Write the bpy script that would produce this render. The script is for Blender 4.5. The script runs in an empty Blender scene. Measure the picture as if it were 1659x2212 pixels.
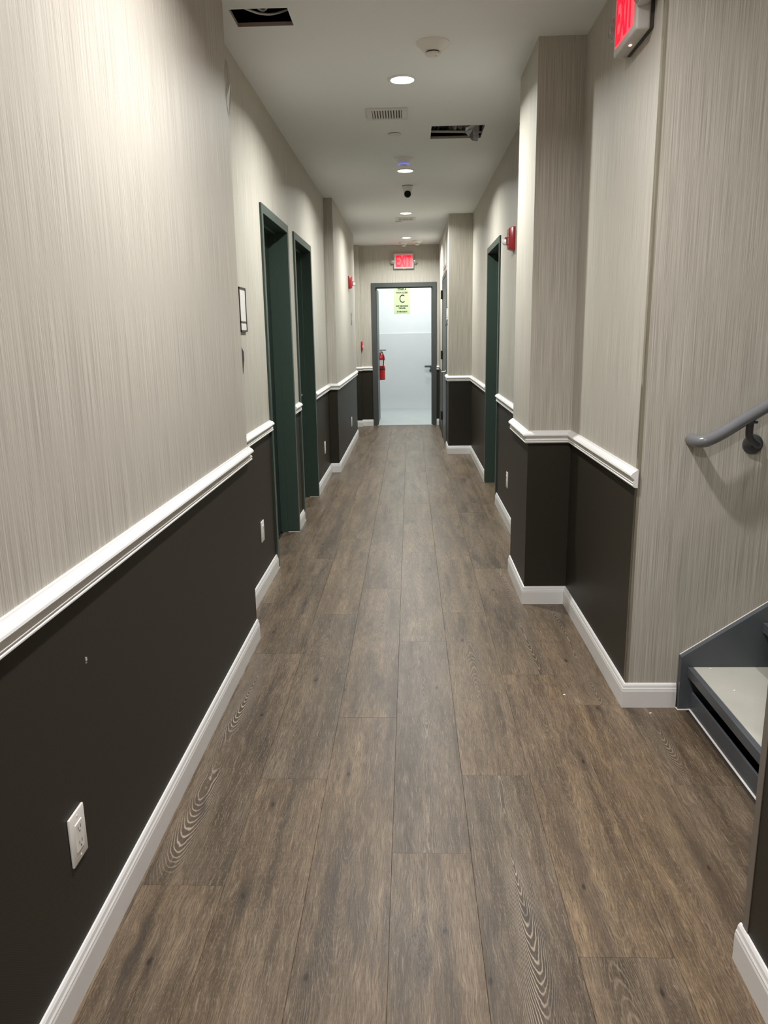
import bpy, bmesh, math, random
from mathutils import Vector, Matrix

# ------------------------------------------------------------------ camera, world, exposure
sc = bpy.context.scene
COL = sc.collection
R = math.radians

def camera():
    cam = bpy.data.cameras.new('camera'); o = bpy.data.objects.new('camera', cam); COL.objects.link(o)
    pi, ro, ya = R(13.045), R(-0.919), R(-2.083)
    fw0 = Vector((math.sin(ya), math.cos(ya), 0)); rt0 = Vector((math.cos(ya), -math.sin(ya), 0)); zz = Vector((0, 0, 1))
    fw = fw0*math.cos(pi) - zz*math.sin(pi); up = fw0*math.sin(pi) + zz*math.cos(pi)
    rt = rt0*math.cos(ro) + up*math.sin(ro); u2 = -rt0*math.sin(ro) + up*math.cos(ro)
    m = Matrix((rt, u2, -fw)).transposed().to_4x4(); m.translation = Vector((0, 0, 1.4152))
    o.matrix_world = m
    cam.sensor_fit = 'AUTO'; cam.sensor_width = 36.0; cam.lens = 1656.86/2212*36.0
    cam.clip_start = 0.02
    sc.camera = o
camera()
w = bpy.data.worlds.new('world'); sc.world = w; w.use_nodes = True
w.node_tree.nodes['Background'].inputs[0].default_value = (0.01, 0.01, 0.01, 1)
w.node_tree.nodes['Background'].inputs[1].default_value = 0.0
sc.view_settings.view_transform = 'Standard'; sc.view_settings.look = 'None'
sc.view_settings.gamma = 1.0; sc.view_settings.use_curve_mapping = False
sc.view_settings.exposure = 0.9
LAMP_W = 20.5                      # watts of each recessed corridor lamp
LAMP_COL = (0.985, 1.0, 0.97)       # far lamps, slightly green-yellow white
LAMP_COL_NEAR = (1.0, 0.965, 0.96)  # the lamp nearest the photographer, pinker
STAIR_W = 9.0
STAIR_COL = (0.97, 1.0, 0.985)
try:
    sc.cycles.max_bounces = 10; sc.cycles.diffuse_bounces = 6; sc.cycles.glossy_bounces = 4
    sc.cycles.sample_clamp_indirect = 6.0; sc.cycles.caustics_reflective = False; sc.cycles.caustics_refractive = False
except Exception: pass
rnd = random.Random(7)

# ------------------------------------------------------------------ dimensions (metres)
L1, L2, L3 = -0.743, -0.839, -0.752
R1, R2, R3, R4, RN = 0.816, 0.598, 0.724, 0.452, 0.745
YA, YB, YC = 3.44, 7.99, 10.9          # left jogs
YP1, YP1B, YP2 = 3.912, 4.50, 9.178    # right pilasters
YS, YN = 2.749, 1.505                  # stair walls
YE, YJ = 12.20, 12.08                  # end wall, its left jog
ZC, ZR = 2.726, 0.90
Y0 = -4.0
YW = 15.148                            # back wall of the stairwell beyond the end door

# ------------------------------------------------------------------ materials
MATS = {}
def nt(name):
    m = bpy.data.materials.new(name); m.use_nodes = True
    t = m.node_tree; b = t.nodes['Principled BSDF']; MATS[name] = m
    return m, t, b
def N(t, kind, **kw):
    n = t.nodes.new(kind)
    for k, v in kw.items():
        if k in n.inputs.keys() if isinstance(k, str) else False: n.inputs[k].default_value = v
        else: setattr(n, k, v)
    return n
def math_n(t, op, a, b=None, c=None, clamp=False):
    n = t.nodes.new('ShaderNodeMath'); n.operation = op; n.use_clamp = clamp
    for i, v in enumerate((a, b, c)):
        if v is None: continue
        if isinstance(v, (int, float)): n.inputs[i].default_value = v
        else: t.links.new(v, n.inputs[i])
    return n.outputs[0]
def mixc(t, f, a, b):
    n = t.nodes.new('ShaderNodeMix'); n.data_type = 'RGBA'
    for s, v in ((n.inputs[0], f), (n.inputs[6], a), (n.inputs[7], b)):
        if isinstance(v, (int, float)): s.default_value = v
        elif isinstance(v, tuple): s.default_value = (*v, 1)
        else: t.links.new(v, s)
    return n.outputs[2]
def ramp(t, f, lo, hi):
    n = t.nodes.new('ShaderNodeMapRange'); n.clamp = True
    t.links.new(f, n.inputs[0]); n.inputs[1].default_value = lo; n.inputs[2].default_value = hi
    return n.outputs[0]
def comb(t, x, y, z):
    n = t.nodes.new('ShaderNodeCombineXYZ')
    for i, v in enumerate((x, y, z)):
        if isinstance(v, (int, float)): n.inputs[i].default_value = v
        else: t.links.new(v, n.inputs[i])
    return n.outputs[0]
def noise(t, vec, scale=1.0, detail=3.0, rough=0.5, dist=0.0):
    n = t.nodes.new('ShaderNodeTexNoise'); t.links.new(vec, n.inputs['Vector'])
    n.inputs['Scale'].default_value = scale; n.inputs['Detail'].default_value = detail
    n.inputs['Roughness'].default_value = rough; n.inputs['Distortion'].default_value = dist
    return n.outputs[0]
def objxyz(t):
    tc = t.nodes.new('ShaderNodeTexCoord'); s = t.nodes.new('ShaderNodeSeparateXYZ')
    t.links.new(tc.outputs['Object'], s.inputs[0]); return tc.outputs['Object'], s.outputs[0], s.outputs[1], s.outputs[2]
def bump(t, b, h, strength, dist=0.002):
    n = t.nodes.new('ShaderNodeBump'); n.inputs['Strength'].default_value = strength; n.inputs['Distance'].default_value = dist
    t.links.new(h, n.inputs['Height']); t.links.new(n.outputs[0], b.inputs['Normal'])

def plain(name, col, rough=0.5, metal=0.0, var=0.06, spec=0.5, coat=0.0, bmp=0.0, nscale=40):
    m, t, b = nt(name)
    v, x, y, z = objxyz(t)
    f = noise(t, v, nscale, 4)
    t.links.new(mixc(t, f, tuple(c*(1-var) for c in col), tuple(min(1, c*(1+var)) for c in col)), b.inputs['Base Color'])
    b.inputs['Roughness'].default_value = rough; b.inputs['Metallic'].default_value = metal
    b.inputs['Specular IOR Level'].default_value = spec; b.inputs['Coat Weight'].default_value = coat
    if bmp: bump(t, b, f, bmp, 0.001)
    return m
def emit(name, col, strength, base=None):
    m, t, b = nt(name)
    b.inputs['Base Color'].default_value = (*(base or col), 1)
    b.inputs['Emission Color'].default_value = (*col, 1); b.inputs['Emission Strength'].default_value = strength
    b.inputs['Roughness'].default_value = 0.4
    return m

def mat_wallpaper():
    m, t, b = nt('wallpaper')
    v, x, y, z = objxyz(t)
    s = math_n(t, 'ADD', x, y)
    fine = noise(t, comb(t, math_n(t, 'MULTIPLY', s, 430.0), 0.0, math_n(t, 'MULTIPLY', z, 2.6)), 1.0, 2, 0.6)
    mid = noise(t, comb(t, math_n(t, 'MULTIPLY', s, 190.0), 5.0, math_n(t, 'MULTIPLY', z, 1.2)), 1.0, 2, 0.55)
    broad = noise(t, comb(t, math_n(t, 'MULTIPLY', s, 9.0), 9.0, math_n(t, 'MULTIPLY', z, 0.35)), 1.0, 2, 0.5)
    f = math_n(t, 'ADD', math_n(t, 'MULTIPLY', fine, 0.78), math_n(t, 'MULTIPLY', mid, 0.22))
    c = mixc(t, ramp(t, f, 0.34, 0.66), (0.300, 0.278, 0.232), (0.580, 0.554, 0.493))
    c = mixc(t, math_n(t, 'MULTIPLY', ramp(t, broad, 0.35, 0.65), 0.12), c, (0.44, 0.412, 0.345))
    t.links.new(c, b.inputs['Base Color'])
    b.inputs['Roughness'].default_value = 0.55; b.inputs['Specular IOR Level'].default_value = 0.28
    bump(t, b, f, 0.3, 0.0015)
mat_wallpaper()
def mat_wainscot():
    m, t, b = nt('wainscot')
    v, x, y, z = objxyz(t)
    s = math_n(t, 'ADD', x, y)
    a = math_n(t, 'SINE', math_n(t, 'MULTIPLY', s, 1150.0)); c = math_n(t, 'SINE', math_n(t, 'MULTIPLY', z, 1150.0))
    dots = ramp(t, math_n(t, 'MULTIPLY', a, c), -0.6, 0.6)
    n = noise(t, v, 6, 4)
    col = mixc(t, math_n(t, 'MULTIPLY', dots, 0.5), (0.0245, 0.0212, 0.0148), (0.0375, 0.0330, 0.0238))
    col = mixc(t, math_n(t, 'MULTIPLY', n, 0.35), col, (0.026, 0.024, 0.018))
    t.links.new(col, b.inputs['Base Color'])
    b.inputs['Roughness'].default_value = 0.46; b.inputs['Specular IOR Level'].default_value = 0.22
    bump(t, b, dots, 0.2, 0.0006)
mat_wainscot()
def mat_plank():
    m, t, b = nt('plank_vinyl')
    v, x, y, z = objxyz(t)
    def prop(n):
        a = t.nodes.new('ShaderNodeAttribute'); a.attribute_type = 'OBJECT'; a.attribute_name = n; return a.outputs['Fac']
    seed, tone, fig = prop('seed'), prop('tone'), prop('figure')
    sx = math_n(t, 'ADD', x, math_n(t, 'MULTIPLY', seed, 7.3)); sy = math_n(t, 'ADD', y, math_n(t, 'MULTIPLY', seed, 13.7))
    MUL = lambda a, k: math_n(t, 'MULTIPLY', a, k)
    warp = noise(t, comb(t, MUL(sx, 9.0), MUL(sy, 2.2), seed), 1, 3)
    warp2 = noise(t, comb(t, MUL(sx, 3.0), MUL(sy, 1.3), 4.0), 1, 2)
    kd = []
    for nm in ('knot_one', 'knot_two'):
        a = t.nodes.new('ShaderNodeAttribute'); a.attribute_type = 'OBJECT'; a.attribute_name = nm
        sp = t.nodes.new('ShaderNodeSeparateXYZ'); t.links.new(a.outputs['Vector'], sp.inputs[0])
        kx = math_n(t, 'ADD', math_n(t, 'SUBTRACT', x, sp.outputs[0]), MUL(math_n(t, 'SUBTRACT', noise(t, comb(t, MUL(sx, 20.0), MUL(sy, 8.0), 40.0), 1, 3), 0.5), 0.03))
        ky = math_n(t, 'SUBTRACT', y, sp.outputs[1])
        q = math_n(t, 'SQRT', math_n(t, 'ADD', math_n(t, 'POWER', math_n(t, 'DIVIDE', MUL(kx, 62.0), sp.outputs[2]), 2.0), math_n(t, 'POWER', math_n(t, 'DIVIDE', MUL(ky, 8.5), math_n(t, 'MULTIPLY', sp.outputs[2], sp.outputs[2])), 2.0)))
        core_ = math_n(t, 'SQRT', math_n(t, 'ADD', math_n(t, 'POWER', MUL(kx, 130.0), 2.0), math_n(t, 'POWER', MUL(ky, 60.0), 2.0)))
        kd.append((q, core_))
    # growth rings cut at a shallow angle: V and oval figures along the board
    x0 = MUL(math_n(t, 'SUBTRACT', math_n(t, 'FRACT', MUL(seed, 3.77)), 0.5), 0.11)
    u = math_n(t, 'ADD', math_n(t, 'SUBTRACT', x, x0), MUL(math_n(t, 'SUBTRACT', warp, 0.5), 0.034))
    d = math_n(t, 'ADD', MUL(math_n(t, 'ADD', y, math_n(t, 'SUBTRACT', MUL(math_n(t, 'FRACT', MUL(seed, 5.31)), 1.6), 0.8)), 0.055), MUL(math_n(t, 'SUBTRACT', warp2, 0.5), 0.07))
    r = math_n(t, 'SQRT', math_n(t, 'ADD', math_n(t, 'MULTIPLY', u, u), math_n(t, 'MULTIPLY', d, d)))
    r = math_n(t, 'ADD', r, MUL(math_n(t, 'SUBTRACT', noise(t, comb(t, MUL(sx, 70.0), MUL(sy, 26.0), 17.0), 1, 3, 0.6), 0.5), 0.0022))
    ring = math_n(t, 'SINE', MUL(r, 2300.0))
    line = ramp(t, ring, 0.35, 0.95)
    core = math_n(t, 'SUBTRACT', 1.0, ramp(t, math_n(t, 'ABSOLUTE', u), 0.014, 0.055))
    gate = ramp(t, noise(t, comb(t, MUL(sx, 7.0), MUL(sy, 1.7), 11.0), 1, 2), 0.40, 0.56)
    wob = MUL(math_n(t, 'SUBTRACT', noise(t, comb(t, MUL(sx, 16.0), MUL(sy, 9.0), 8.0), 1, 2), 0.5), 0.022)
    gx = math_n(t, 'ADD', sx, wob)
    fine = noise(t, comb(t, MUL(gx, 360.0), MUL(sy, 15.0), 0.0), 1, 4, 0.7)
    limed = ramp(t, noise(t, comb(t, MUL(gx, 260.0), MUL(sy, 11.0), 14.0), 1, 3, 0.7), 0.54, 0.70)
    pores = ramp(t, noise(t, comb(t, MUL(gx, 800.0), MUL(sy, 70.0), 2.0), 1, 2, 0.6), 0.56, 0.72)
    broad = noise(t, comb(t, MUL(sx, 9.0), MUL(sy, 1.5), 3.0), 1, 4, 0.6, 0.6)
    streak = noise(t, comb(t, MUL(gx, 30.0), MUL(sy, 1.5), 6.0), 1, 4, 0.62)
    hue = noise(t, comb(t, MUL(sx, 5.0), MUL(sy, 1.1), 31.0), 1, 2)
    lum = ramp(t, math_n(t, 'ADD', MUL(broad, 0.55), MUL(streak, 0.45)), 0.38, 0.64)
    warm = mixc(t, lum, (0.066, 0.043, 0.025), (0.248, 0.174, 0.104))
    grey = mixc(t, lum, (0.044, 0.034, 0.024), (0.180, 0.140, 0.100))
    c = mixc(t, math_n(t, 'ADD', MUL(ramp(t, hue, 0.3, 0.7), 0.5), math_n(t, 'SUBTRACT', MUL(tone, 0.95), 0.2), clamp=True), warm, grey)
    c = mixc(t, MUL(ramp(t, fine, 0.42, 0.62), 0.78), c, (0.052, 0.037, 0.024))
    c = mixc(t, MUL(limed, 0.42), c, (0.36, 0.285, 0.205))
    c = mixc(t, MUL(pores, 0.34), c, (0.38, 0.31, 0.23))
    soft = math_n(t, 'MULTIPLY', MUL(ramp(t, ring, 0.2, 0.95), 0.16), ramp(t, hue, 0.44, 0.62))
    c = mixc(t, soft, c, (0.34, 0.27, 0.195))
    fg = math_n(t, 'MULTIPLY', math_n(t, 'MULTIPLY', fig, core), gate)
    c = mixc(t, MUL(fg, 0.55), c, (0.052, 0.040, 0.030))
    c = mixc(t, math_n(t, 'MULTIPLY', fg, line), c, (0.36, 0.30, 0.23))
    # dark mineral streaks and knots
    for q, core_ in kd:
        c = mixc(t, MUL(math_n(t, 'SUBTRACT', 1.0, ramp(t, q, 0.1, 1.15)), 0.62), c, (0.050, 0.036, 0.026))
        c = mixc(t, MUL(math_n(t, 'SUBTRACT', 1.0, ramp(t, core_, 0.35, 1.0)), 0.85), c, (0.022, 0.015, 0.011))
    kn = noise(t, comb(t, MUL(gx, 13.0), MUL(sy, 1.9), 21.0), 1, 3, 0.65)
    c = mixc(t, MUL(ramp(t, kn, 0.585, 0.70), 0.75), c, (0.052, 0.040, 0.031))
    t.links.new(c, b.inputs['Base Color'])
    b.inputs['Roughness'].default_value = 0.43; b.inputs['Specular IOR Level'].default_value = 0.27
    rr = math_n(t, 'ADD', 0.27, MUL(fine, 0.16)); t.links.new(rr, b.inputs['Roughness'])
    bump(t, b, math_n(t, 'ADD', fine, MUL(pores, 0.6)), 0.28, 0.0009)
mat_plank()
def mat_tread():
    m, t, b = nt('tread_cement')
    v, x, y, z = objxyz(t)
    n = noise(t, v, 9, 5); n2 = noise(t, v, 160, 3)
    c = mixc(t, n, (0.40, 0.40, 0.35), (0.50, 0.50, 0.44)); c = mixc(t, MUL_(t, n2, 0.2), c, (0.34, 0.34, 0.30))
    t.links.new(c, b.inputs['Base Color']); b.inputs['Roughness'].default_value = 0.75; bump(t, b, n2, 0.2, 0.001)
def MUL_(t, a, k): return math_n(t, 'MULTIPLY', a, k)
mat_tread()
def mat_clear():
    m, t, b = nt('clear_plastic')
    out = t.nodes['Material Output']
    tr = t.nodes.new('ShaderNodeBsdfTransparent'); tr.inputs[0].default_value = (0.93, 0.92, 0.89, 1)
    gl = t.nodes.new('ShaderNodeBsdfGlossy'); gl.inputs['Roughness'].default_value = 0.08
    fr = t.nodes.new('ShaderNodeLayerWeight'); fr.inputs[0].default_value = 0.12
    mx = t.nodes.new('ShaderNodeMixShader')
    t.links.new(fr.outputs['Facing'], mx.inputs[0]); t.links.new(tr.outputs[0], mx.inputs[1]); t.links.new(gl.outputs[0], mx.inputs[2])
    t.links.new(mx.outputs[0], out.inputs[0])
mat_clear()
plain('ceiling_paint', (0.765, 0.785, 0.785), 0.85, var=0.02, nscale=3)
plain('drywall_core', (0.36, 0.30, 0.26), 0.9, var=0.15)
plain('plenum_dark', (0.012, 0.012, 0.013), 0.9)
plain('trim_white', (0.74, 0.735, 0.72), 0.32, var=0.02, nscale=8)
plain('device_white', (0.74, 0.72, 0.68), 0.35, var=0.02)
plain('slot_dark', (0.05, 0.045, 0.04), 0.6)
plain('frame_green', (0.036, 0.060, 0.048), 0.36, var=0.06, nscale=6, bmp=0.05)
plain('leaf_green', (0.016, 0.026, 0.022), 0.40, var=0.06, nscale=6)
plain('frame_grey', (0.060, 0.068, 0.066), 0.4, var=0.05, nscale=6)
plain('steel_grey', (0.078, 0.087, 0.097), 0.42, var=0.12, nscale=14, bmp=0.1)
plain('rail_grey', (0.15, 0.153, 0.163), 0.24, var=0.05, coat=0.2)
plain('bracket_grey', (0.045, 0.046, 0.05), 0.33, var=0.1)
plain('bead_metal', (0.19, 0.17, 0.145), 0.32, var=0.1, metal=0.3)
plain('nickel', (0.55, 0.55, 0.53), 0.25, metal=1.0)
plain('black_plastic', (0.010, 0.010, 0.011), 0.35)
plain('black_gloss', (0.004, 0.004, 0.005), 0.45, spec=0.15)
plain('sign_insert', (0.72, 0.70, 0.68), 0.3)
plain('alarm_red', (0.30, 0.008, 0.014), 0.28, var=0.08)
plain('extinguisher_red', (0.48, 0.012, 0.014), 0.22, var=0.05)
plain('print_white', (0.78, 0.74, 0.72), 0.5)
plain('print_black', (0.02, 0.022, 0.012), 0.6)
plain('foil', (0.26, 0.26, 0.28), 0.30, metal=0.8, var=0.5, nscale=45, bmp=0.8)
plain('cable_white', (0.62, 0.61, 0.57), 0.5)
plain('vent_white', (0.62, 0.61, 0.57), 0.45, var=0.02)
plain('glow_paper', (0.62, 0.70, 0.40), 0.55, var=0.03)
plain('stairwell_white', (0.78, 0.80, 0.80), 0.6, var=0.02, nscale=5)
plain('stairwell_white_lower', (0.66, 0.68, 0.68), 0.6, var=0.02, nscale=5)
plain('stairwell_floor', (0.42, 0.45, 0.45), 0.4, var=0.10, nscale=4)
plain('subfloor', (0.03, 0.024, 0.02), 0.9)
plain('caulk', (0.75, 0.73, 0.69), 0.5)
plain('sign_housing', (0.55, 0.53, 0.51), 0.4, var=0.02)
emit('lamp_lens', (1.0, 0.97, 0.90), 9.0)
emit('lamp_lens_cool', (0.93, 1.0, 1.0), 9.0)
emit('exit_red', (1.0, 0.0, 0.012), 1.5, (0.5, 0.0, 0.02))
emit('exit_glow', (1.0, 0.06, 0.085), 0.62, (0.5, 0.1, 0.1))
emit('indicator_red', (1.0, 0.45, 0.4), 3.0)
emit('led_blue', (0.10, 0.14, 1.0), 0.55, (0.3, 0.3, 0.5))
m_, t_, b_ = nt('strobe_lens'); b_.inputs['Base Color'].default_value = (0.85, 0.82, 0.82, 1); b_.inputs['Roughness'].default_value = 0.1; b_.inputs['Coat Weight'].default_value = 0.6
plain('smoked_lens', (0.30, 0.28, 0.27), 0.15)

# ------------------------------------------------------------------ mesh helpers
class MB:
    def __init__(self): self.bm = bmesh.new()
    def box(self, x0, x1, y0, y1, z0, z1, bev=0.0, seg=2):
        b = bmesh.new()
        bmesh.ops.create_cube(b, size=1.0)
        for v in b.verts:
            v.co = Vector((x0 if v.co.x < 0 else x1, y0 if v.co.y < 0 else y1, z0 if v.co.z < 0 else z1))
        if bev: bmesh.ops.bevel(b, geom=b.edges[:], offset=bev, segments=seg, affect='EDGES', profile=0.5)
        self.add(b); return self
    def add(self, b, mat=None):
        if mat is not None: b.transform(mat)
        me = bpy.data.meshes.new('tmp'); b.to_mesh(me); b.free(); self.bm.from_mesh(me); bpy.data.meshes.remove(me)
    def poly(self, pts, faces):
        vs = [self.bm.verts.new(p) for p in pts]
        for f in faces:
            try: self.bm.faces.new([vs[i] for i in f])
            except ValueError: pass
        return self
    def prism(self, pts, z0, z1):                 # pts: plan polygon
        n = len(pts)
        v = [(x, y, z0) for x, y in pts] + [(x, y, z1) for x, y in pts]
        return self.poly(v, [tuple(range(n))[::-1], tuple(range(n, 2*n))] + [(i, (i+1) % n, n+(i+1) % n, n+i) for i in range(n)])
    def lathe(self, prof, c=(0, 0, 0), axis='Z', seg=24, cap=True):   # prof: (radius, height)
        b = bmesh.new(); rings = []
        for r, h in prof:
            if r < 1e-6: rings.append([b.verts.new((0, 0, h))])
            else: rings.append([b.verts.new((r*math.cos(2*math.pi*k/seg), r*math.sin(2*math.pi*k/seg), h)) for k in range(seg)])
        for a, d in zip(rings, rings[1:]):
            for k in range(seg):
                q = [a[k % len(a)], a[(k+1) % seg % len(a)], d[(k+1) % seg % len(d)], d[k % len(d)]]
                q2 = []
                for vv in q:
                    if vv not in q2: q2.append(vv)
                if len(q2) > 2: b.faces.new(q2)
        if cap:
            for rg in (rings[0], rings[-1]):
                if len(rg) > 2: b.faces.new(rg)
        M = {'Z': Matrix.Identity(4), 'Y': Matrix.Rotation(R(90), 4, 'X'), 'X': Matrix.Rotation(R(90), 4, 'Y')}[axis]
        self.add(b, Matrix.Translation(c) @ M); return self      # 'Y': height runs towards -y
    def tube(self, pts, r, seg=12):
        pts = [Vector(p) for p in pts]; rings = []; b = bmesh.new(); prev = None
        for i, p in enumerate(pts):
            d = (pts[min(i+1, len(pts)-1)] - pts[max(i-1, 0)]).normalized()
            if prev is None:
                n = d.orthogonal().normalized()
            else:
                n = (prev - d*prev.dot(d)).normalized()
            prev = n; bi = d.cross(n); rr = r[i] if isinstance(r, (list, tuple)) else r
            rings.append([b.verts.new(p + (n*math.cos(2*math.pi*k/seg) + bi*math.sin(2*math.pi*k/seg))*rr) for k in range(seg)])
        for a, c in zip(rings, rings[1:]):
            for k in range(seg): b.faces.new((a[k], a[(k+1) % seg], c[(k+1) % seg], c[k]))
        b.faces.new(rings[0][::-1]); b.faces.new(rings[-1])
        self.add(b); return self
    def build(self, name, mat, parent=None, smooth=False):
        bmesh.ops.recalc_face_normals(self.bm, faces=self.bm.faces[:])
        me = bpy.data.meshes.new(name); self.bm.to_mesh(me); self.bm.free()
        me.materials.append(MATS[mat])
        if smooth:
            for p in me.polygons: p.use_smooth = True
            try: me.set_sharp_from_angle(angle=R(38))
            except Exception: pass
        o = bpy.data.objects.new(name, me); COL.objects.link(o)
        if parent is not None: o.parent = parent
        return o
def tag(o, label=None, cat=None, group=None, kind=None):
    if label: o['label'] = label
    if cat: o['category'] = cat
    if group: o['group'] = group
    if kind: o['kind'] = kind
    return o
def thing(name, label, cat, loc=(0, 0, 0), rz=0.0, group=None, kind=None):
    o = bpy.data.objects.new(name, None); COL.objects.link(o); o.empty_display_size = 0.05
    o.location = loc; o.rotation_euler = (0, 0, R(rz))
    return tag(o, label, cat, group, kind)
def copy_tree(src, loc, rz=None, label=None, group=None):
    def cp(o, par):
        c = o.copy(); COL.objects.link(c)
        if par is not None: c.parent = par
        for ch in o.children: cp(ch, c)
        return c
    c = cp(src, None); c.location = loc
    if rz is not None: c.rotation_euler = (0, 0, R(rz))
    if label: c['label'] = label
    if group: c['group'] = group
    return c
def bez(pts, n=8):
    out = []
    for i in range(len(pts)-1):
        p0 = Vector(pts[max(i-1, 0)]); p1 = Vector(pts[i]); p2 = Vector(pts[i+1]); p3 = Vector(pts[min(i+2, len(pts)-1)])
        for k in range(n):
            t = k/n; out.append(0.5*((2*p1) + (p2-p0)*t + (2*p0-5*p1+4*p2-p3)*t*t + (3*p1-p0-3*p2+p3)*t**3))
    out.append(Vector(pts[-1])); return out
def offset_path(path, d):           # to the left of the walking direction when d > 0, mitred
    out = []; n = len(path)
    for i, p in enumerate(path):
        p = Vector(p); dirs = []
        if i > 0: dirs.append((p - Vector(path[i-1])).normalized())
        if i < n-1: dirs.append((Vector(path[i+1]) - p).normalized())
        ns = [Vector((-q.y, q.x)) for q in dirs]
        if len(ns) == 1: out.append(p + ns[0]*d)
        else:
            m = (ns[0] + ns[1]).normalized(); out.append(p + m*(d/max(0.3, m.dot(ns[0]))))
    return out
def sweep(path, prof, side):        # prof: (distance off the wall, z), swept along a plan path
    rails = [offset_path(path, d*side) for d, z in prof]; b = MB(); n = len(path); k = len(prof)
    v = [(rails[j][i].x, rails[j][i].y, prof[j][1]) for i in range(n) for j in range(k)]
    f = [(i*k+j, i*k+(j+1) % k, (i+1)*k+(j+1) % k, (i+1)*k+j) for i in range(n-1) for j in range(k)]
    f += [tuple(range(k)), tuple((n-1)*k+j for j in range(k))[::-1]]
    return b.poly(v, f)
def slab(path, z0, z1, side, th=0.06):   # wall of thickness th behind the plan path
    back = offset_path(path, -th*side)
    return MB().prism([tuple(p) for p in path] + [tuple(p) for p in reversed(back)], z0, z1)
def text(name, s, size, mat, parent, loc, rot=(90, 0, 0), depth=0.0006, align='CENTER', scale_x=1.0, bold=0.0, fit=None):
    cu = bpy.data.curves.new('txt', 'FONT'); cu.body = s; cu.size = size; cu.extrude = depth; cu.offset = bold
    cu.align_x = align; cu.align_y = 'CENTER'; cu.resolution_u = 4
    tmp = bpy.data.objects.new('txt', cu); COL.objects.link(tmp)
    me = bpy.data.meshes.new_from_object(tmp.evaluated_get(bpy.context.evaluated_depsgraph_get()))
    bpy.data.objects.remove(tmp); bpy.data.curves.remove(cu)
    if fit:
        xs = [v.co.x for v in me.vertices]; ys = [v.co.y for v in me.vertices]
        me.transform(Matrix.Diagonal((fit[0]/(max(xs)-min(xs)), fit[1]/(max(ys)-min(ys)), 1, 1)) @ Matrix.Translation((-(max(xs)+min(xs))/2, -(max(ys)+min(ys))/2, 0)))
    me.transform(Matrix.Translation(loc) @ Matrix.Rotation(R(rot[2]), 4, 'Z') @ Matrix.Rotation(R(rot[0]), 4, 'X') @ Matrix.Diagonal((scale_x, 1, 1, 1)))
    me.materials.clear(); me.materials.append(MATS[mat])
    o = bpy.data.objects.new(name, me); COL.objects.link(o); o.parent = parent
    return o

# ------------------------------------------------------------------ walls
S = 'structure'
def wall(name, label, runs, side, heads=(), plain_runs=()):
    o = thing(name, label, 'wall', kind=S)
    for p in runs:
        slab(p, ZR, ZC, side).build('wallpaper', 'wallpaper', o)
        slab(p, -0.02, ZR, side).build('wainscot', 'wainscot', o)
    for p, z in heads: slab(p, z, ZC, side).build('wallpaper', 'wallpaper', o)
    return o
LD1, LD2 = (4.56, 5.52), (5.81, 6.77)
RD, R4D, ED = (6.40, 7.38), (9.62, 10.72), (-0.585, 0.415)
DTOP = 2.147
wl = wall('wall_left', 'near left wall with pale streaked wallpaper over dark wainscot',
          [[(L1, Y0), (L1, YA), (L2, YA), (L2, LD1[0])]], -1)
wall('wall_left', 'left wall around the two green doors, set back behind the near corner',
     [[(L2, LD1[1]), (L2, LD2[0])]], -1,
     [([(L2, LD1[0]), (L2, LD1[1])], DTOP), ([(L2, LD2[0]), (L2, LD2[1])], DTOP)])
wall('wall_left', 'far left wall with the shallow pilaster carrying a red strobe',
     [[(L2, LD2[1]), (L2, YB), (L3, YB), (L3, YC), (-0.95, YC), (-0.95, YJ)]], -1)
wall('wall_end', 'end wall around the open stairwell door',
     [[(-0.95, YJ), (-0.757, YJ), (-0.757, YE), (ED[0], YE)], [(ED[1], YE), (R4, YE)]], -1,
     [([(ED[0], YE), (ED[1], YE)], 2.175)])
wall('wall_right', 'far right wall with the grey flush door, projecting into the corridor',
     [[(R4, YE), (R4, R4D[1])], [(R4, R4D[0]), (R4, YP2), (R3, YP2), (R3, RD[1])]], -1,
     [([(R4, R4D[1]), (R4, R4D[0])], DTOP), ])
wall('wall_right', 'right wall beside the green door and the projecting pilaster next to the stairs',
     [[(R3, RD[0]), (R3, YP1B), (R2, YP1B), (R2, YP1), (R1, YP1), (R1, YS+0.0006)]], -1,
     [([(R3, RD[1]), (R3, RD[0])], DTOP)])
ws = thing('wall_right', 'streaked wallpaper wall along the far side of the stairs', 'wall', kind=S)
slab([(R1+0.0004, YS), (4.6, YS)], -0.02, 5.2, -1).build('wallpaper', 'wallpaper', ws)
wn = thing('wall_right', 'dark wall corner at the near side of the stairs', 'wall', kind=S)
slab([(4.6, YN), (RN, YN), (RN, Y0)], ZR, ZC, -1).build('wallpaper', 'wallpaper', wn)
slab([(4.6, YN), (RN, YN), (RN, Y0)], -0.02, ZR, -1).build('wainscot', 'wainscot', wn)
MB().box(0.90, 4.6, YN-0.06, YN, ZC, 5.2).build('wallpaper', 'wallpaper', wn)
tag(MB().box(0.84, 0.90, YN-0.06, YS+0.06, ZC, 5.2).build('wall_stair_header', 'wallpaper'), 'header wall above the stair opening', 'wall', kind=S)
tag(MB().box(4.6, 4.66, YN-0.06, YS+0.06, 0, 5.2).build('wall_stair_end', 'wallpaper'), 'wall at the top of the stairs', 'wall', kind=S)
tag(MB().box(-0.9, 0.9, Y0-0.06, Y0, -0.02, ZC).build('wall_front', 'wallpaper'), 'wall closing the corridor behind the viewer', 'wall', kind=S)
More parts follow.
